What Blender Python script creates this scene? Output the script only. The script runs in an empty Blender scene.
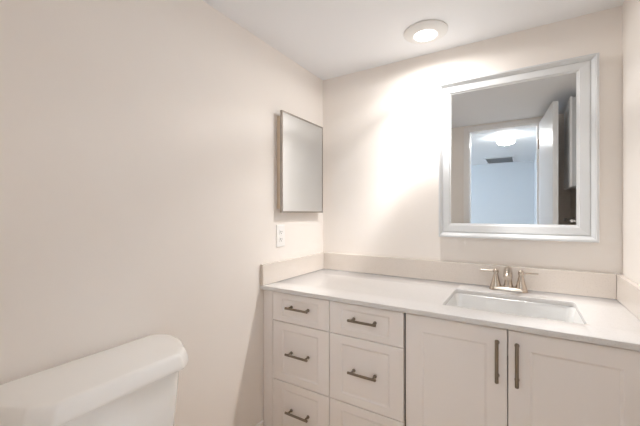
import bpy, bmesh, math, random
from mathutils import Vector, Matrix
random.seed(4)
S = bpy.context.scene
COL = S.collection

# ------------------------------------------------------------ camera, world, exposure
cam = bpy.data.cameras.new('camera')
cam.sensor_width = 36.0
cam.lens = 325.7 / 640 * 36.0
cam.clip_start = 0.02
camo = bpy.data.objects.new('camera', cam)
COL.objects.link(camo)
camo.location = (1.144, -1.883, 1.212)
camo.rotation_euler = (math.radians(90), 0, 0.5548)
S.camera = camo

SKY = 4.8                                            # daylight let into the hall by an added, unseen window
wd = bpy.data.worlds.new('world')
S.world = wd
wd.use_nodes = True
wd.node_tree.nodes['Background'].inputs[0].default_value = (0.75, 0.85, 1.0, 1)
wd.node_tree.nodes['Background'].inputs[1].default_value = SKY

CAN_COLOR, CAN_POWER = (1.0, 0.975, 0.955), 2.6       # emission of the bathroom can light's lens
CAN_WATTS = 10.5                                       # its downward light, with the lens's own distribution by angle
CAN_IES = {0: .50, 12: .43, 20: .44, 27: 1.25, 34: .84, 42: .48, 50: .32, 58: .13, 66: .20, 74: .10, 82: .08, 90: 0.0, 180: 0.0}
HALL_COLOR, HALL_POWER = (1.0, 0.965, 0.92), 38.0      # emission of the hall dome's glass
S.view_settings.view_transform = 'Standard'
S.view_settings.look = 'None'
S.view_settings.exposure = 0.90
S.view_settings.gamma = 1.0
S.view_settings.use_curve_mapping = False
S.cycles.max_bounces = 14
S.cycles.diffuse_bounces = 12
S.cycles.glossy_bounces = 6
S.cycles.sample_clamp_indirect = 12.0


# ------------------------------------------------------------ materials
def mat(name, color, rough=0.5, metal=0.0, spec=0.5, bump=0.0, bscale=200.0, var=0.0, vscale=6.0, coat=0.0):
    m = bpy.data.materials.new(name)
    m.use_nodes = True
    nt = m.node_tree
    b = nt.nodes['Principled BSDF']
    b.inputs['Base Color'].default_value = (*color, 1)
    b.inputs['Roughness'].default_value = rough
    b.inputs['Metallic'].default_value = metal
    b.inputs['Specular IOR Level'].default_value = spec
    b.inputs['Coat Weight'].default_value = coat
    tc = nt.nodes.new('ShaderNodeTexCoord')
    if var > 0:
        n = nt.nodes.new('ShaderNodeTexNoise')
        n.inputs['Scale'].default_value = vscale
        n.inputs['Detail'].default_value = 4
        nt.links.new(tc.outputs['Object'], n.inputs['Vector'])
        r = nt.nodes.new('ShaderNodeValToRGB')
        r.color_ramp.elements[0].position = 0.3
        r.color_ramp.elements[1].position = 0.7
        r.color_ramp.elements[0].color = (*[c * (1 - var) for c in color], 1)
        r.color_ramp.elements[1].color = (*[min(1, c * (1 + var)) for c in color], 1)
        nt.links.new(n.outputs['Fac'], r.inputs['Fac'])
        nt.links.new(r.outputs['Color'], b.inputs['Base Color'])
    if bump > 0:
        n = nt.nodes.new('ShaderNodeTexNoise')
        n.inputs['Scale'].default_value = bscale
        n.inputs['Detail'].default_value = 3
        nt.links.new(tc.outputs['Object'], n.inputs['Vector'])
        bp = nt.nodes.new('ShaderNodeBump')
        bp.inputs['Strength'].default_value = bump
        bp.inputs['Distance'].default_value = 0.002
        nt.links.new(n.outputs['Fac'], bp.inputs['Height'])
        nt.links.new(bp.outputs['Normal'], b.inputs['Normal'])
    return m


def emit(name, color, power):
    m = bpy.data.materials.new(name)
    m.use_nodes = True
    nt = m.node_tree
    nt.nodes.remove(nt.nodes['Principled BSDF'])
    e = nt.nodes.new('ShaderNodeEmission')
    e.inputs[0].default_value = (*color, 1)
    e.inputs[1].default_value = power
    nt.links.new(e.outputs[0], nt.nodes['Material Output'].inputs['Surface'])
    return m


M = {}
M['wall'] = mat('wall_paint', (0.845, 0.80, 0.755), 0.55, spec=0.3, bump=0.08, bscale=160, var=0.012, vscale=3)
M['ceiling'] = mat('ceiling_paint', (0.825, 0.84, 0.865), 0.7, spec=0.2, bump=0.06, bscale=140)
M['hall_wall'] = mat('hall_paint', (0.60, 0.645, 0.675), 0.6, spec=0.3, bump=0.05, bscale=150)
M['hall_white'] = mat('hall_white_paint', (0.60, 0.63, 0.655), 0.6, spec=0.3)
M['trim'] = mat('trim_paint', (0.84, 0.83, 0.82), 0.35)
M['door'] = mat('door_paint', (0.80, 0.81, 0.82), 0.32)
M['floor'] = mat('floor_tile', (0.50, 0.45, 0.39), 0.35, var=0.08, vscale=5)
M['cabinet'] = mat('cabinet_paint', (0.84, 0.80, 0.775), 0.38)
M['inside'] = mat('cabinet_interior', (0.10, 0.085, 0.07), 0.7)  # shade of the gaps between the fronts put into the colour
M['nickel'] = mat('brushed_nickel', (0.56, 0.49, 0.42), 0.25, metal=1.0, bump=0.03, bscale=500)
M['pull'] = mat('dark_nickel', (0.27, 0.23, 0.185), 0.36, metal=1.0)
M['chrome'] = mat('chrome', (0.75, 0.76, 0.78), 0.08, metal=1.0)
M['steel'] = mat('steel_edge', (0.36, 0.33, 0.30), 0.3, metal=1.0)
M['bisque'] = mat('bisque_enamel', (0.68, 0.56, 0.43), 0.4)
M['frame'] = mat('frame_lacquer', (0.66, 0.675, 0.685), 0.28)
M['ceramic'] = mat('white_porcelain', (0.755, 0.755, 0.745), 0.12, coat=0.3)
M['toilet'] = mat('toilet_porcelain', (0.88, 0.87, 0.845), 0.16, coat=0.3)
M['plate'] = mat('outlet_plastic', (0.86, 0.85, 0.83), 0.3)
M['dark'] = mat('dark_slot', (0.05, 0.045, 0.04), 0.6)
M['duct'] = mat('duct_shadow', (0.22, 0.23, 0.24), 0.6)
M['grille'] = mat('grille_paint', (0.55, 0.57, 0.59), 0.5)
M['mirror'] = mat('mirror_silver', (0.71, 0.73, 0.74), 0.0, metal=1.0)
M['can_trim'] = mat('lamp_trim', (0.80, 0.80, 0.79), 0.45)
M['can_lens'] = emit('lamp_lens', CAN_COLOR, CAN_POWER)
M['hall_glass'] = emit('hall_lamp_glass', HALL_COLOR, HALL_POWER)


def quartz(name, k):
    m = mat(name, (0.84, 0.80, 0.76), 0.16, coat=0.2)
    nt = m.node_tree
    b = nt.nodes['Principled BSDF']
    tc = nt.nodes.new('ShaderNodeTexCoord')
    n = nt.nodes.new('ShaderNodeTexNoise')
    n.inputs['Scale'].default_value = 260
    n.inputs['Detail'].default_value = 2
    nt.links.new(tc.outputs['Object'], n.inputs['Vector'])
    r = nt.nodes.new('ShaderNodeValToRGB')
    e = r.color_ramp.elements
    e[0].position, e[0].color = 0.27, (0.66, 0.625, 0.59, 1)
    e[1].position, e[1].color = 0.37, (0.755, 0.73, 0.705, 1)
    x = e.new(0.70); x.color = (0.78, 0.755, 0.73, 1)
    nt.links.new(n.outputs['Fac'], r.inputs['Fac'])
    for q in e:
        c = q.color
        q.color = (c[0] * k[0], c[1] * k[1], c[2] * k[2], 1)
    nt.links.new(r.outputs['Color'], b.inputs['Base Color'])
    return m


M['quartz'] = quartz('white_quartz', (0.90, 0.91, 0.93))
M['quartz_shaded'] = quartz('shaded_quartz', (0.93, 0.88, 0.83))  # counter quartz with the backsplash's duller, warmer light put into the colour


def tile():
    m = M['floor']
    nt = m.node_tree
    b = nt.nodes['Principled BSDF']
    tc = nt.nodes.new('ShaderNodeTexCoord')
    br = nt.nodes.new('ShaderNodeTexBrick')
    br.offset = 0.0
    br.inputs['Color1'].default_value = (0.62, 0.43, 0.24, 1)
    br.inputs['Color2'].default_value = (0.59, 0.41, 0.22, 1)
    br.inputs['Mortar'].default_value = (0.36, 0.32, 0.28, 1)
    br.inputs['Scale'].default_value = 1.0
    br.inputs['Mortar Size'].default_value = 0.003
    br.inputs['Brick Width'].default_value = 0.3
    br.inputs['Row Height'].default_value = 0.3
    nt.links.new(tc.outputs['Object'], br.inputs['Vector'])
    nt.links.new(br.outputs['Color'], b.inputs['Base Color'])


tile()


# ------------------------------------------------------------ mesh helpers
def obj(name, bm, m, parent=None, smooth=False, extra=None):
    bmesh.ops.recalc_face_normals(bm, faces=bm.faces[:])
    me = bpy.data.meshes.new(name)
    bm.to_mesh(me)
    bm.free()
    me.materials.append(m)
    for x in (extra or []):
        me.materials.append(x)
    if smooth:
        for p in me.polygons:
            p.use_smooth = True
        try:
            me.set_sharp_from_angle(angle=math.radians(38))
        except Exception:
            pass
    o = bpy.data.objects.new(name, me)
    COL.objects.link(o)
    if parent is not None:
        o.parent = parent
    return o


def thing(name, label, cat, loc=(0, 0, 0), group=None):
    o = bpy.data.objects.new(name, None)
    o.empty_display_size = 0.05
    COL.objects.link(o)
    o.location = loc
    tag(o, label, cat, group)
    return o


def tag(o, label, cat, group=None):
    o['label'] = label
    o['category'] = cat
    if group:
        o['group'] = group
    return o


def struct(name, bm, m, label=None, parent=None):
    o = obj(name, bm, m, parent)
    if parent is None:
        o['kind'] = 'structure'
        if label:
            o['label'] = label
    return o


def box(bm, x0, x1, y0, y1, z0, z1, bev=0.0, seg=2):
    t = bmesh.new()
    v = [t.verts.new((x, y, z)) for x in (x0, x1) for y in (y0, y1) for z in (z0, z1)]
    for f in ((0, 1, 3, 2), (4, 6, 7, 5), (0, 4, 5, 1), (2, 3, 7, 6), (0, 2, 6, 4), (1, 5, 7, 3)):
        t.faces.new([v[i] for i in f])
    if bev > 0:
        bmesh.ops.bevel(t, geom=t.edges[:], offset=bev, segments=seg, profile=0.5, affect='EDGES')
    join(bm, t)


def join(bm, t, mx=None):
    me = bpy.data.meshes.new('tmp')
    t.to_mesh(me)
    t.free()
    if mx is not None:
        me.transform(mx)
    bm.from_mesh(me)
    bpy.data.meshes.remove(me)


def newbox(*a, **k):
    bm = bmesh.new()
    box(bm, *a, **k)
    return bm


def loops(bm, rings, cap0=True, cap1=True, closed=True):
    """skin a list of rings (each a list of points)"""
    vr = [[bm.verts.new(p) for p in r] for r in rings]
    n = len(vr[0])
    for a, b in zip(vr, vr[1:]):
        for i in range(n if closed else n - 1):
            j = (i + 1) % n
            bm.faces.new((a[i], a[j], b[j], b[i]))
    if cap0:
        bm.faces.new(list(reversed(vr[0])))
    if cap1:
        bm.faces.new(vr[-1])
    return vr


def lathe(bm, prof, c, seg=32, axis='z', cap0=True, cap1=True):
    rings = []
    for r, h in prof:
        ring = []
        for i in range(seg):
            t = 2 * math.pi * i / seg
            a, b = r * math.cos(t), r * math.sin(t)
            if axis == 'z':
                ring.append((c[0] + a, c[1] + b, c[2] + h))
            elif axis == 'x':
                ring.append((c[0] + h, c[1] + a, c[2] + b))
            else:
                ring.append((c[0] + a, c[1] + h, c[2] + b))
        rings.append(ring)
    loops(bm, rings, cap0, cap1)


def tube(bm, pts, rad, seg=14):
    pts = [Vector(p) for p in pts]
    n = len(pts)
    if not isinstance(rad, (list, tuple)):
        rad = [rad] * n
    rings = []
    up = None
    for i, p in enumerate(pts):
        d = (pts[min(i + 1, n - 1)] - pts[max(i - 1, 0)]).normalized()
        if up is None:
            up = Vector((0, 0, 1)) if abs(d.z) < 0.9 else Vector((1, 0, 0))
        s = d.cross(up).normalized()
        up = s.cross(d).normalized()
        rings.append([p + rad[i] * (s * math.cos(2 * math.pi * k / seg) + up * math.sin(2 * math.pi * k / seg)) for k in range(seg)])
    loops(bm, rings)


def spline(pts, k=6):
    P = [Vector(p) for p in pts]
    out = []
    for i in range(len(P) - 1):
        p0, p1, p2, p3 = P[max(i - 1, 0)], P[i], P[i + 1], P[min(i + 2, len(P) - 1)]
        for j in range(k):
            t = j / k
            out.append(0.5 * ((2 * p1) + (p2 - p0) * t + (2 * p0 - 5 * p1 + 4 * p2 - p3) * t * t + (3 * p1 - p0 - 3 * p2 + p3) * t ** 3))
    out.append(P[-1])
    return out


def rrect(cx, cy, hx, hy, r, z, n=6):
    out = []
    for sx, sy, a0 in ((1, 1, 0), (-1, 1, 90), (-1, -1, 180), (1, -1, 270)):
        for i in range(n + 1):
            a = math.radians(a0 + 90 * i / n)
            out.append((cx + sx * (hx - r) + r * math.cos(a), cy + sy * (hy - r) + r * math.sin(a), z))
    return out


# ------------------------------------------------------------ the room
XW, YR, ZC = 1.512, -1.792, 2.108          # right wall, rear wall face, ceiling
T = 0.12
DX0, DX1, DZ = 0.675, 1.275, 2.055        # doorway
HX0, HX1, HY = -1.30, 1.325, -4.85        # hall beyond the doorway
struct('floor', newbox(HX0 - T, XW + T, HY - T, T, -0.06, 0.0), M['floor'])
struct('ceiling', newbox(-T, XW + T, YR - T, T, ZC, ZC + 0.08), M['ceiling'])
struct('wall_left', newbox(-T, 0.0, YR - T, T, 0, ZC), M['wall'])
struct('wall_back', newbox(0.0, XW, 0.0, T, 0, ZC), M['wall'])
struct('wall_right', newbox(XW, XW + T, YR - T, T, 0, ZC), M['wall'])
bm = bmesh.new()
box(bm, 0.0, DX0, YR - T, YR, 0, ZC)
box(bm, DX1, XW, YR - T, YR, 0, ZC)
box(bm, DX0, DX1, YR - T, YR, DZ, ZC)
struct('wall_rear', bm, M['wall'])
# hall
HT = YR - T
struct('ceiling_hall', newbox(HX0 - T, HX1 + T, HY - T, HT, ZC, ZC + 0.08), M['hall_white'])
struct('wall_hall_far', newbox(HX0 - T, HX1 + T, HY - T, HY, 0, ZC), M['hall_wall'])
WY0, WY1, WZ0, WZ1 = -4.5, -2.3, 0.45, 1.95  # opening for the added window
bm = bmesh.new()
box(bm, HX0 - T, HX0, HY, WY0, 0, ZC)
box(bm, HX0 - T, HX0, WY1, HT, 0, ZC)
box(bm, HX0 - T, HX0, WY0, WY1, 0, WZ0)
box(bm, HX0 - T, HX0, WY0, WY1, WZ1, ZC)
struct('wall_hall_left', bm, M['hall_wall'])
bm = bmesh.new()
fx0, fx1 = HX0 - 0.09, HX0 - 0.03
for (a, b, c, e) in ((WY0, WY0 + 0.05, WZ0, WZ1), (WY1 - 0.05, WY1, WZ0, WZ1), ((WY0 + WY1) / 2 - 0.03, (WY0 + WY1) / 2 + 0.03, WZ0 + 0.05, WZ1 - 0.05)):
    box(bm, fx0, fx1, a, b, c, e)
box(bm, fx0, fx1, WY0 + 0.05, WY1 - 0.05, WZ0, WZ0 + 0.05)
box(bm, fx0, fx1, WY0 + 0.05, WY1 - 0.05, WZ1 - 0.05, WZ1)
struct('added_window_1', bm, M['trim'])  # unseen window, added to bring cool daylight into the hall
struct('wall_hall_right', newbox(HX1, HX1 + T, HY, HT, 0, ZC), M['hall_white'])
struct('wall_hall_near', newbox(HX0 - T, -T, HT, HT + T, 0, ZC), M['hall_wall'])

# door casing with jambs (bathroom side)
bm = bmesh.new()
cw = 0.042
box(bm, DX0 - cw, DX0 + 0.004, YR, YR + 0.012, 0, DZ + 0.036, bev=0.004)
box(bm, DX1 - 0.004, DX1 + cw, YR, YR + 0.012, 0, DZ + 0.036, bev=0.004)
box(bm, DX0 + 0.004, DX1 - 0.004, YR, YR + 0.012, DZ - 0.004, DZ + 0.036, bev=0.004)
box(bm, DX0, DX0 + 0.014, YR - T, YR, 0, DZ)
box(bm, DX1 - 0.010, DX1, YR - T, YR, 0, DZ)
box(bm, DX0 + 0.014, DX1 - 0.010, YR - T, YR, DZ - 0.012, DZ)
struct('trim_1', bm, M['trim'])

# baseboards
def baseboard(name, pts_boxes):
    bm = bmesh.new()
    for b in pts_boxes:
        box(bm, *b, bev=0.005, seg=3)
    return struct(name, bm, M['trim'])


baseboard('baseboard_left', [(0.0, 0.014, YR, -0.606, 0.0, 0.142)])
baseboard('baseboard_right', [(XW - 0.014, XW, YR + 0.0, -0.606, 0.0, 0.142)])
baseboard('baseboard_rear', [(0.014, DX0 - cw, YR, YR + 0.013, 0.0, 0.142), (DX1 + cw, XW - 0.014, YR, YR + 0.013, 0.0, 0.142)])
baseboard('baseboard_hall', [(HX0, HX1, HY, HY + 0.014, 0.0, 0.142)])

# open door, hinged at the right jamb
door = newbox(0.0, 0.036, 0.0, 0.66, 0.012, DZ - 0.012, bev=0.002)
d = obj('door_1', door, M['door'])
d['kind'] = 'structure'
d.location = (DX1 + 0.004, YR + 0.018, 0)
d.rotation_euler = (0, 0, math.radians(-5.2))
bm = bmesh.new()
for sx in (-1, 1):
    x0 = 0.0 if sx < 0 else 0.036
    lathe(bm, [(0.026, 0), (0.026, sx * 0.008), (0.011, sx * 0.012), (0.010, sx * 0.03), (0.022, sx * 0.036), (0.027, sx * 0.048), (0.020, sx * 0.060), (0.004, sx * 0.063)], (x0, 0.60, 0.80), 24, "x")
obj('door_knob', bm, M['nickel'], d, smooth=True)
bm = bmesh.new()
for z in (0.2, 1.0, 1.85):
    tube(bm, [(-0.004, -0.006, z - 0.045), (-0.004, -0.006, z + 0.045)], 0.006, 10)
obj('hinges', bm, M['nickel'], d, smooth=True)

# ------------------------------------------------------------ vanity: cabinets
FY = -0.602          # front face of drawers and doors
FT = 0.019           # thickness of a front
CT = 0.815           # top of fronts


def shaker(bm, x0, x1, z0, z1, rx, rz, dep=0.0045, bev=0.008):
    yf, yb = FY, FY + FT
    def ring(ix, iz, y):
        return [(x0 + ix, y, z0 + iz), (x1 - ix, y, z0 + iz), (x1 - ix, y, z1 - iz), (x0 + ix, y, z1 - iz)]
    e = 0.0018
    loops(bm, [ring(0, 0, yb), ring(0, 0, yf + e), ring(e, e, yf), ring(rx, rz, yf), ring(rx + bev, rz + bev, yf + dep)], True, True)


def bar_pull(name, parent, cx, cz, length, vertical=False):
    bm = bmesh.new()
    yb = FY - 0.031
    h = length / 2
    def P(s, y):
        return (cx, y, cz + s) if vertical else (cx + s, y, cz)
    # rounded bar
    e = 0.0016
    if vertical:
        prof = [(-h, 0.004), (-h + e, 0.0058), (h - e, 0.0058), (h, 0.004)]
    else:
        prof = [(-h, 0.004), (-h + e, 0.0054), (h - e, 0.0054), (h, 0.004)]
    tube(bm, [P(s, yb) for s, r in prof], [r for s, r in prof], 16)
    for s in (-1, 1):
        q = s * (h - 0.016)
        tube(bm, [P(q, FY + 0.001), P(q, FY - 0.003), P(q, FY - 0.004), P(q, yb)], [0.0075, 0.0075, 0.0046, 0.0046], 12)
    o = obj(name, bm, M['pull'], parent, smooth=True)
    o['label'] = 'dark brushed nickel bar handle'
    return o


def carcass(bm, x0, x1):
    yb, yf = -0.004, FY + FT + 0.002
    p = 0.016
    box(bm, x0, x0 + p, yf, yb, 0.10, 0.819)
    box(bm, x1 - p, x1, yf, yb, 0.10, 0.819)
    box(bm, x0 + p, x1 - p, yf, yb, 0.10, 0.10 + p)
    box(bm, x0 + p, x1 - p, yb - 0.008, yb, 0.10 + p, 0.819)
    box(bm, x0, x1, yf + 0.05, yf + 0.066, 0.001, 0.10)     # toe kick board
    box(bm, x0 + p, x1 - p, yf, yf + 0.016, 0.805, 0.819)   # front rail


# drawer bank
A0, A1, A2 = 0.066, 0.4005, 0.744
dc = thing('drawer_cabinet', 'white shaker vanity base with six drawers in two columns, left of the doors', 'cabinet', (0.38, -0.3, 0))
inv = Matrix.Translation((-0.38, 0.3, 0))


def child(name, bm, m, parent, smooth=False, extra=None):
    """part built in world coordinates under an Empty with a plain translation"""
    loc = parent.matrix_basis.translation.copy()
    p = parent.parent
    while p is not None:
        loc += p.matrix_basis.translation
        p = p.parent
    bm.transform(Matrix.Translation(-loc))
    return obj(name, bm, m, parent, smooth, extra)


bm = bmesh.new()
carcass(bm, 0.05, 0.7455)
box(bm, 0.392, 0.408, FY + FT + 0.002, -0.012, 0.116, 0.805)
child('carcass', bm, M['inside'], dc)
bm = bmesh.new()
box(bm, 0.002, A0 - 0.0025, FY + 0.004, FY + 0.03, 0.001, 0.8195, bev=0.001)
child('filler_strip', bm, M['cabinet'], dc)
G = 0.0017
rows = [(0.670, CT), (0.374, 0.670), (0.095, 0.374)]
for ci, (x0, x1) in enumerate(((A0, A1), (A1, A2))):
    for ri, (z0, z1) in enumerate(rows):
        bm = bmesh.new()
        shaker(bm, x0 + G, x1 - G, z0 + G, z1 - G, 0.058, 0.026 if ri == 0 else 0.036)
        dr = child('drawer', bm, M['cabinet'], dc)
        hx = (0.2345, 0.572)[ci]
        hz = (0.751, 0.527, 0.246)[ri]
        h = bar_pull('handle', None, hx, hz, 0.130)
        h.data.transform(Matrix.Translation((-0.38, 0.3, 0)))
        h.parent = dr

# sink base with two doors
sc_ = thing('sink_cabinet', 'white shaker vanity base with two doors below the sink', 'cabinet', (1.13, -0.3, 0))
bm = bmesh.new()
carcass(bm, 0.7475, 1.49)
child('carcass', bm, M['inside'], sc_)
bm = bmesh.new()
box(bm, 1.4625, XW - 0.002, FY + 0.004, FY + 0.03, 0.001, 0.8195, bev=0.001)
child('filler_strip', bm, M['cabinet'], sc_)
for x0, x1, hx in ((0.7515, 1.1015, 1.0715), (1.1045, 1.4605, 1.1300)):
    bm = bmesh.new()
    shaker(bm, x0, x1, 0.095, 0.813, 0.062, 0.060)
    dr = child('door', bm, M['cabinet'], sc_)
    h = bar_pull('handle', None, hx, 0.709, 0.146, True)
    h.data.transform(Matrix.Translation((-1.13, 0.3, 0)))
    h.parent = dr

# ------------------------------------------------------------ countertop with sink cut-out
KX0, KX1, KY0, KY1 = 0.869, 1.330, -0.490, -0.172
bm = bmesh.new()
xs = [0.001, KX0, KX1, XW - 0.001]
ys = [-0.622, KY0, KY1, -0.001]
zt, zb = 0.84, 0.82
vt = {(i, j, k): bm.verts.new((xs[i], ys[j], z)) for i in range(4) for j in range(4) for k, z in enumerate((zb, zt))}
for i in range(3):
    for j in range(3):
        if (i, j) == (1, 1):
            continue
        bm.faces.new([vt[(i, j, 1)], vt[(i + 1, j, 1)], vt[(i + 1, j + 1, 1)], vt[(i, j + 1, 1)]])
        bm.faces.new([vt[(i, j, 0)], vt[(i, j + 1, 0)], vt[(i + 1, j + 1, 0)], vt[(i + 1, j, 0)]])
for i in range(3):
    bm.faces.new([vt[(i, 0, 0)], vt[(i + 1, 0, 0)], vt[(i + 1, 0, 1)], vt[(i, 0, 1)]])
    bm.faces.new([vt[(i, 3, 0)], vt[(i, 3, 1)], vt[(i + 1, 3, 1)], vt[(i + 1, 3, 0)]])
    bm.faces.new([vt[(0, i, 0)], vt[(0, i, 1)], vt[(0, i + 1, 1)], vt[(0, i + 1, 0)]])
    bm.faces.new([vt[(3, i, 0)], vt[(3, i + 1, 0)], vt[(3, i + 1, 1)], vt[(3, i, 1)]])
hole = [(1, 1), (2, 1), (2, 2), (1, 2)]
for a, b in zip(hole, hole[1:] + hole[:1]):
    bm.faces.new([vt[(*a, 0)], vt[(*a, 1)], vt[(*b, 1)], vt[(*b, 0)]])
bmesh.ops.recalc_face_normals(bm, faces=bm.faces[:])
ed = [e for e in bm.edges if abs(e.verts[0].co.z - e.verts[1].co.z) > 0.01 and KX0 - .001 < e.verts[0].co.x < KX1 + .001 and KY0 - .001 < e.verts[0].co.y < KY1 + .001]
bmesh.ops.bevel(bm, geom=ed, offset=0.014, segments=5, profile=0.5, affect='EDGES')
ed = [e for e in bm.edges if len(e.link_faces) == 2 and e.calc_face_angle(0) > 0.6 and abs(e.verts[0].co.z - e.verts[1].co.z) < 0.001]
bmesh.ops.bevel(bm, geom=ed, offset=0.0022, segments=2, profile=0.5, affect='EDGES')
ct = obj('countertop', bm, M['quartz'], smooth=True)
tag(ct, 'white quartz countertop running wall to wall over the vanity', 'countertop')

bs = obj('backsplash', newbox(0.001, 0.0205, -0.622, -0.0215, 0.8405, 0.948, bev=0.0012), M['quartz_shaded'])
tag(bs, 'quartz backsplash strip on the left wall under the outlet', 'backsplash', 'quartz backsplash strips')
bs = obj('backsplash', newbox(0.001, XW - 0.0225, -0.0205, -0.001, 0.8405, 0.948, bev=0.0012), M['quartz_shaded'])
tag(bs, 'long quartz backsplash strip on the back wall behind the faucet', 'backsplash', 'quartz backsplash strips')
bs = obj('backsplash', newbox(XW - 0.0215, XW - 0.001, -0.622, -0.001, 0.8405, 0.948, bev=0.0012), M['quartz_shaded'])
tag(bs, 'quartz backsplash strip on the right wall, at the right edge of the counter', 'backsplash', 'quartz backsplash strips')

# sink basin (undermount)
sk = thing('sink', 'white rectangular undermount sink set into the quartz counter', 'sink', ((KX0 + KX1) / 2, (KY0 + KY1) / 2, 0.66))
cx, cy = (KX0 + KX1) / 2, (KY0 + KY1) / 2
hx, hy = (KX1 - KX0) / 2 + 0.004, (KY1 - KY0) / 2 + 0.004
bm = bmesh.new()
prof_in = [(0.020, 0.8195), (0.000, 0.8195), (-0.003, 0.812), (-0.018, 0.74), (-0.028, 0.70), (-0.045, 0.686), (-0.09, 0.682)]
prof_out = [(-0.09, 0.668), (-0.03, 0.672), (-0.010, 0.69), (0.000, 0.74), (0.008, 0.806), (0.020, 0.810)]
rings = []
for o_, z in prof_in + prof_out:
    rings.append(rrect(cx, cy, hx + o_, hy + o_, max(0.012, 0.03 + o_ * 0.5), z))
vr = loops(bm, rings, False, False)
n = len(vr[0])
for i in range(n):
    j = (i + 1) % n
    bm.faces.new((vr[-1][i], vr[-1][j], vr[0][j], vr[0][i]))
k = len(prof_in) - 1
# close the bottom inside, outside open ring is bridged
bm.faces.remove(next(f for f in vr[k][0].link_faces if vr[k + 1][0] in f.verts and vr[k][1] in f.verts)) if False else None
child('basin', bm, M['ceramic'], sk, smooth=True)
bm = bmesh.new()
loops(bm, [rrect(cx, cy, hx - 0.089, hy - 0.089, 0.012, z) for z in (0.670, 0.6825)])
child('basin_floor', bm, M['ceramic'], sk)
bm = bmesh.new()
lathe(bm, [(0.030, 0.0), (0.030, 0.003), (0.026, 0.005), (0.018, 0.003), (0.004, 0.002)], (cx, cy, 0.6826), 28)
dn = child('drain', bm, M['nickel'], sk, smooth=True)

# ------------------------------------------------------------ faucet
FX, FYc = 1.0885, -0.080
fa = thing('faucet', 'brushed nickel two handle centerset faucet behind the sink', 'faucet', (FX, FYc, 0.8405))
bm = bmesh.new()
loops(bm, [rrect(FX, FYc, a, b, b - 0.001, 0.8405 + z, 8) for a, b, z in ((0.081, 0.027, 0), (0.081, 0.027, 0.005), (0.078, 0.024, 0.012), (0.076, 0.022, 0.018), (0.072, 0.018, 0.020))])
child('base_plate', bm, M['nickel'], fa, smooth=True)
bm = bmesh.new()
lathe(bm, [(0.0215, 0), (0.0205, 0.006), (0.0165, 0.02), (0.0150, 0.045), (0.0145, 0.05)], (FX, FYc, 0.858), 28)
sp = spline([(FX, FYc, 0.900), (FX, FYc, 0.922), (FX, FYc - 0.010, 0.938), (FX, FYc - 0.030, 0.945), (FX, FYc - 0.058, 0.940), (FX, FYc - 0.085, 0.926), (FX, FYc - 0.096, 0.917)])
nS = len(sp)
tube(bm, sp, [0.0178 + (0.0165 - 0.0178) * i / (nS - 1) for i in range(nS)], 20)
child('spout', bm, M['nickel'], fa, smooth=True)
for s in (-1, 1):
    hx_ = FX + s * 0.0525
    bm = bmesh.new()
    lathe(bm, [(0.0245, 0), (0.0240, 0.004), (0.0200, 0.016), (0.0165, 0.03), (0.0125, 0.048), (0.0105, 0.058), (0.0105, 0.060), (0.0118, 0.064), (0.0125, 0.072), (0.0110, 0.080), (0.0060, 0.085), (0.001, 0.086)], (hx_, FYc, 0.857), 28)
    hb = child('handle', bm, M['nickel'], fa, smooth=True)
    bm = bmesh.new()
    zz = 0.857 + 0.072
    tube(bm, [(hx_ + s * 0.006, FYc, zz), (hx_ + s * 0.024, FYc, zz), (hx_ + s * 0.026, FYc, zz), (hx_ + s * 0.060, FYc, zz + 0.001), (hx_ + s * 0.068, FYc, zz + 0.001)], [0.0052, 0.0042, 0.0036, 0.0044, 0.0030], 12)
    lv = obj('lever', bm, M['nickel'], None, smooth=True)
    lv.data.transform(Matrix.Translation((-FX, -FYc, -0.8405)))
    lv.parent = hb

# ------------------------------------------------------------ framed wall mirror
wm = thing('wall_mirror', 'large mirror in a stepped white frame above the sink', 'mirror', (1.097, 0, 1.083))
O = (0.7600, 1.4305, 1.083, 1.910)
I = (0.8190, 1.3545, 1.1575, 1.8500)
prof = [(0.0, -0.001), (0.0, -0.040), (0.02, -0.044), (0.13, -0.044), (0.16, -0.040), (0.18, -0.040), (0.34, -0.022), (0.37, -0.022), (0.39, -0.025), (0.43, -0.025), (0.86, -0.021), (0.88, -0.016), (1.0, -0.0125), (1.0, -0.001)]
bm = bmesh.new()
rings = []
for t, y in prof:
    a, b, c, e = [o + (i - o) * t for o, i in zip(O, I)]
    rings.append([(a, y, c), (b, y, c), (b, y, e), (a, y, e)])
vr = loops(bm, rings, False, False)
for i in range(4):
    j = (i + 1) % 4
    bm.faces.new((vr[-1][i], vr[-1][j], vr[0][j], vr[0][i]))
child('frame', bm, M['frame'], wm, smooth=False)
child('mirror_glass', newbox(I[0] - 0.004, I[1] + 0.004, -0.012, -0.004, I[2] - 0.004, I[3] + 0.004), M['mirror'], wm)

# ------------------------------------------------------------ medicine cabinet on the left wall
mc = thing('medicine_cabinet', 'slim mirrored medicine cabinet with thin metal edge on the left wall', 'cabinet', (0, -0.286, 1.214))
child('body', newbox(0.0005, 0.030, -0.487, -0.085, 1.236, 1.744, bev=0.002), M['bisque'], mc)
bm = bmesh.new()
Y0, Y1, Z0, Z1 = -0.498, -0.0735, 1.2135, 1.7685
e = 0.0085
def mring(i, x):
    return [(x, Y0 + i, Z0 + i), (x, Y1 - i, Z0 + i), (x, Y1 - i, Z1 - i), (x, Y0 + i, Z1 - i)]
vr = loops(bm, [mring(0, 0.031), mring(0, 0.0445), mring(0.001, 0.0455), mring(e, 0.0455), mring(e + 0.001, 0.043)], True, False)
md = child('door', bm, M['steel'], mc)
g = obj('mirror_glass', newbox(0.0425, 0.0440, Y0 + e, Y1 - e, Z0 + e, Z1 - e), M['mirror'], None)
g.data.transform(Matrix.Translation((0, 0.286, -1.214)))
g.parent = md

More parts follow.
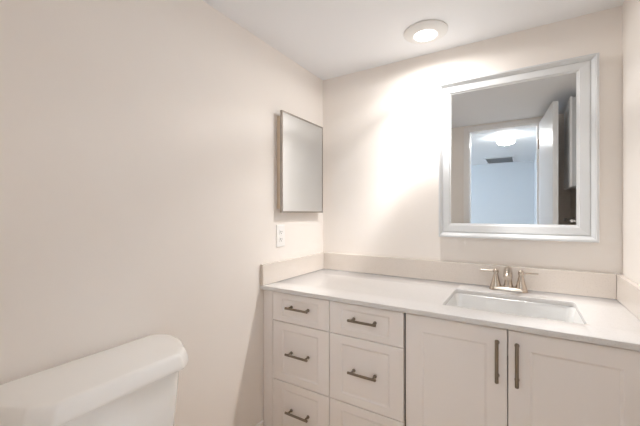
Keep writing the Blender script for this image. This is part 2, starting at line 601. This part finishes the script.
# ------------------------------------------------------------ wall outlet
ol = thing('wall_outlet', 'white duplex wall outlet below the medicine cabinet', 'outlet', (0, -0.458, 1.086))
child('cover_plate', newbox(0.0005, 0.006, -0.494, -0.423, 1.026, 1.146, bev=0.002, seg=3), M['plate'], ol)
for dz in (0.0205, -0.0205):
    bm = bmesh.new()
    rings = [[(x, y, z) for (y, z, _) in rrect(-0.4585, 1.086 + dz, a, 0.0145, 0.010, 0)] for a, x in ((0.017, 0.0055), (0.017, 0.0075), (0.0162, 0.0082))]
    loops(bm, rings)
    rc = child('socket', bm, M['plate'], ol)
    bm = bmesh.new()
    for yy, hh in ((-0.0065, 0.0050), (0.0065, 0.0042)):
        box(bm, 0.0080, 0.0086, -0.4585 + yy - 0.0014, -0.4585 + yy + 0.0014, 1.086 + dz + 0.002 - hh, 1.086 + dz + 0.002 + hh)
    lathe(bm, [(0.0027, 0.0080), (0.0027, 0.0086)], (0, -0.4585, 1.086 + dz - 0.0085), 12, 'x')
    sl = obj('slots', bm, M['dark'], None)
    sl.data.transform(Matrix.Translation((0, 0.458, -1.086)))
    sl.parent = rc
bm = bmesh.new()
lathe(bm, [(0.003, 0.0055), (0.003, 0.0068), (0.002, 0.0074)], (0, -0.4585, 1.086), 12, 'x')
child('screw', bm, M['plate'], ol)

# ------------------------------------------------------------ toilet
TY = -1.413
tl = thing('toilet', 'white two piece toilet with a chamfered tank lid against the left wall', 'toilet', (0.3, TY, 0))


def tank_ring(x0, x1, hw, ch, z, r=0.03, rf=0.04):
    """plan outline with rounded back corners and chamfered front corners"""
    half = [(x0, hw - 0.028), (x0 + 0.045, hw), (x0 + 0.125, hw - 0.010), (x1 - 0.036, hw - ch * 0.52), (x1, hw - ch)]
    poly = [(x, -y) for x, y in half] + half[::-1]
    rad = [r, 0.05, 0.08, rf, rf, rf, rf, 0.08, 0.05, r]
    out = []
    n = len(poly)
    for i, p in enumerate(poly):
        a, b = Vector(poly[i - 1]), Vector(poly[(i + 1) % n])
        p = Vector(p)
        da, db = (a - p).normalized(), (b - p).normalized()
        ang = da.angle(db)
        tl_ = min(rad[i] / math.tan(ang / 2), (a - p).length * 0.45, (b - p).length * 0.45)
        s, e_ = p + da * tl_, p + db * tl_
        for k in range(6):
            t = k / 5
            q = s * (1 - t) ** 2 + p * 2 * t * (1 - t) + e_ * t * t
            out.append((q.x, TY + q.y, z))
    return out


bm = bmesh.new()
loops(bm, [tank_ring(0.004 + i, 0.256 - i, 0.254 - i, 0.088, z, 0.03, 0.02) for i, z in
           ((0.010, 0.729), (0.002, 0.7295), (0.0, 0.733), (0.001, 0.742), (0.006, 0.766), (0.010, 0.774), (0.015, 0.777), (0.022, 0.778))])
child('tank_lid', bm, M['toilet'], tl, smooth=True)
bm = bmesh.new()
loops(bm, [tank_ring(0.030, 0.236 - i * 0.8, 0.222 - i, 0.062, z) for i, z in ((0.0, 0.7285), (0.004, 0.66), (0.014, 0.52), (0.026, 0.42), (0.040, 0.395), (0.06, 0.388))])
child('tank', bm, M['toilet'], tl, smooth=True)
bm = bmesh.new()
lathe(bm, [(0.013, 0), (0.013, 0.008), (0.007, 0.012), (0.007, 0.020)], (0.234, TY - 0.14, 0.675), 16, 'x')
tube(bm, [(0.252, TY - 0.145, 0.675), (0.256, TY - 0.12, 0.673), (0.258, TY - 0.075, 0.666)], [0.006, 0.0055, 0.008], 10)
child('flush_lever', bm, M['chrome'], tl, smooth=True)


def oval(cx_, a, b, z, back=None, n=36):
    out = []
    for i in range(n):
        t = 2 * math.pi * i / n
        x = cx_ + a * math.cos(t)
        if back is not None:
            x = max(x, back)
        out.append((x, TY + b * math.sin(t), z))
    return out


bm = bmesh.new()
loops(bm, [oval(0.42, 0.23, 0.115, 0.001), oval(0.42, 0.225, 0.112, 0.03), oval(0.41, 0.20, 0.10, 0.12), oval(0.43, 0.21, 0.125, 0.22), oval(0.46, 0.245, 0.172, 0.32),
           oval(0.47, 0.255, 0.186, 0.37), oval(0.47, 0.255, 0.186, 0.395), oval(0.47, 0.205, 0.135, 0.395), oval(0.47, 0.18, 0.115, 0.33), oval(0.45, 0.10, 0.07, 0.24)])
box(bm, 0.06, 0.30, TY - 0.13, TY + 0.13, 0.28, 0.387, bev=0.02, seg=3)
child('bowl', bm, M['toilet'], tl, smooth=True)
bm = bmesh.new()
loops(bm, [oval(0.475, 0.25, 0.185, 0.397, 0.245), oval(0.475, 0.255, 0.19, 0.404, 0.24), oval(0.475, 0.25, 0.185, 0.414, 0.245), oval(0.475, 0.20, 0.13, 0.414, 0.30), oval(0.475, 0.20, 0.13, 0.397, 0.30)], False, False)
child('seat', bm, M['plate'], tl, smooth=True)
bm = bmesh.new()
loops(bm, [oval(0.475, 0.252, 0.187, 0.416, 0.245), oval(0.475, 0.255, 0.19, 0.424, 0.24), oval(0.475, 0.245, 0.18, 0.432, 0.25), oval(0.475, 0.15, 0.10, 0.436, 0.30)])
child('seat_lid', bm, M['plate'], tl, smooth=True)

# ------------------------------------------------------------ ceiling can light
LX, LY = 0.739, -0.240
cl = thing('ceiling_light', 'round white ceiling light glowing above the vanity', 'lamp', (LX, LY, ZC))
bm = bmesh.new()
lathe(bm, [(0.104, -0.0005), (0.104, -0.005), (0.099, -0.009), (0.077, -0.018), (0.058, -0.022), (0.054, -0.019), (0.054, -0.0005)], (LX, LY, ZC), 48, cap0=False, cap1=False)
child('trim_ring', bm, M['can_trim'], cl, smooth=True)
bm = bmesh.new()
lathe(bm, [(0.0535, -0.014), (0.0535, -0.020), (0.045, -0.0235), (0.025, -0.026), (0.004, -0.0265)], (LX, LY, ZC), 40)
child('lens', bm, M['can_lens'], cl, smooth=True)

la = bpy.data.lights.new('lamp_beam', 'POINT')
la.shadow_soft_size = 0.04
la.energy = CAN_WATTS
la.color = CAN_COLOR
la.use_nodes = True
nt = la.node_tree
em = next(n for n in nt.nodes if n.type == 'EMISSION')
ies = nt.nodes.new('ShaderNodeTexIES')
ies.mode = 'INTERNAL'
tx = bpy.data.texts.new('lamp_distribution')
ang = sorted(CAN_IES)
tx.write('IESNA:LM-63-1995\nTILT=NONE\n1 1000 1 %d 1 1 2 0 0 0\n1 1 100\n%s\n0\n%s\n' % (
    len(ang), ' '.join(str(x) for x in ang), ' '.join(str(40 * CAN_IES[x]) for x in ang)))
ies.ies = tx
nt.links.new(ies.outputs['Fac'], em.inputs['Strength'])
lo = bpy.data.objects.new('lamp_beam', la)
COL.objects.link(lo)
lo.location = (0, 0, -0.070)
lo.parent = cl

# ------------------------------------------------------------ things the mirror shows: hall lamp, vent, wall cabinet, towel bar
hl = thing('hall_ceiling_lamp', 'frosted glass dome lamp on the hall ceiling, seen in the mirror', 'lamp', (0.985, -2.53, ZC))
bm = bmesh.new()
lathe(bm, [(0.085, -0.0005), (0.086, -0.024), (0.082, -0.029), (0.06, -0.030)], (0.985, -2.53, ZC), 32)
child('lamp_base', bm, M['nickel'], hl, smooth=True)
bm = bmesh.new()
lathe(bm, [(0.070, -0.030), (0.085, -0.038), (0.094, -0.054), (0.090, -0.072), (0.068, -0.088), (0.035, -0.097), (0.004, -0.100)], (0.985, -2.53, ZC), 32)
child('lamp_shade', bm, M['hall_glass'], hl, smooth=True)

vn = thing('ceiling_vent', 'grey slatted air vent in the hall ceiling, seen in the mirror', 'vent', (0.82, -4.42, ZC))
vx0, vx1, vy0, vy1 = 0.60, 1.05, -4.76, -4.08
bm = bmesh.new()
fw = 0.035
zv = (ZC - 0.012, ZC - 0.0005)
box(bm, vx0, vx1, vy0, vy0 + fw, *zv, bev=0.003)
box(bm, vx0, vx1, vy1 - fw, vy1, *zv, bev=0.003)
box(bm, vx0, vx0 + fw, vy0 + fw, vy1 - fw, *zv, bev=0.003)
box(bm, vx1 - fw, vx1, vy0 + fw, vy1 - fw, *zv, bev=0.003)
child('vent_frame', bm, M['hall_white'], vn)
child('vent_backing', newbox(vx0 + fw, vx1 - fw, vy0 + fw, vy1 - fw, ZC - 0.002, ZC - 0.0005), M['duct'], vn)
ns = 11
for i in range(ns):
    y = vy0 + fw + (i + 0.5) * (vy1 - vy0 - 2 * fw) / ns
    t = bmesh.new()
    box(t, vx0 + fw, vx1 - fw, -0.016, 0.016, -0.001, 0.001)
    bm = bmesh.new()
    join(bm, t, Matrix.Translation((0, y, ZC - 0.009)) @ Matrix.Rotation(math.radians(-20), 4, 'X'))
    child('slat', bm, M['grille'], vn)

wc = thing('wall_cabinet', 'slim pale wall cabinet behind the open door, at the right edge of the mirror', 'cabinet', (1.476, -1.28, 1.405))
child('body', newbox(1.452, XW - 0.0005, -1.465, -1.085, 1.405, 2.045, bev=0.002), M['grille'], wc)
bm = bmesh.new()
def wring(i, x):
    return [(x, -1.470 + i, 1.40 + i), (x, -1.080 - i, 1.40 + i), (x, -1.080 - i, 2.05 - i), (x, -1.470 + i, 2.05 - i)]
loops(bm, [wring(0, 1.4515), wring(0, 1.440), wring(0.014, 1.438), wring(0.016, 1.441)])
child('door', bm, M['door'], wc)

tb = thing('towel_bar', 'chrome towel bar on the right wall below the wall cabinet, seen in the mirror', 'towel bar', (XW, -1.3, 1.155))
bm = bmesh.new()
tube(bm, [(1.452, -1.52, 1.155), (1.452, -1.10, 1.155)], 0.008, 12)
child('bar', bm, M['chrome'], tb, smooth=True)
for y in (-1.505, -1.115):
    bm = bmesh.new()
    lathe(bm, [(0.024, -0.0005), (0.024, -0.008), (0.011, -0.014), (0.011, -0.05), (0.015, -0.054), (0.015, -0.068), (0.008, -0.072)], (XW, y, 1.155), 20, 'x')
    child('bracket', bm, M['chrome'], tb, smooth=True)
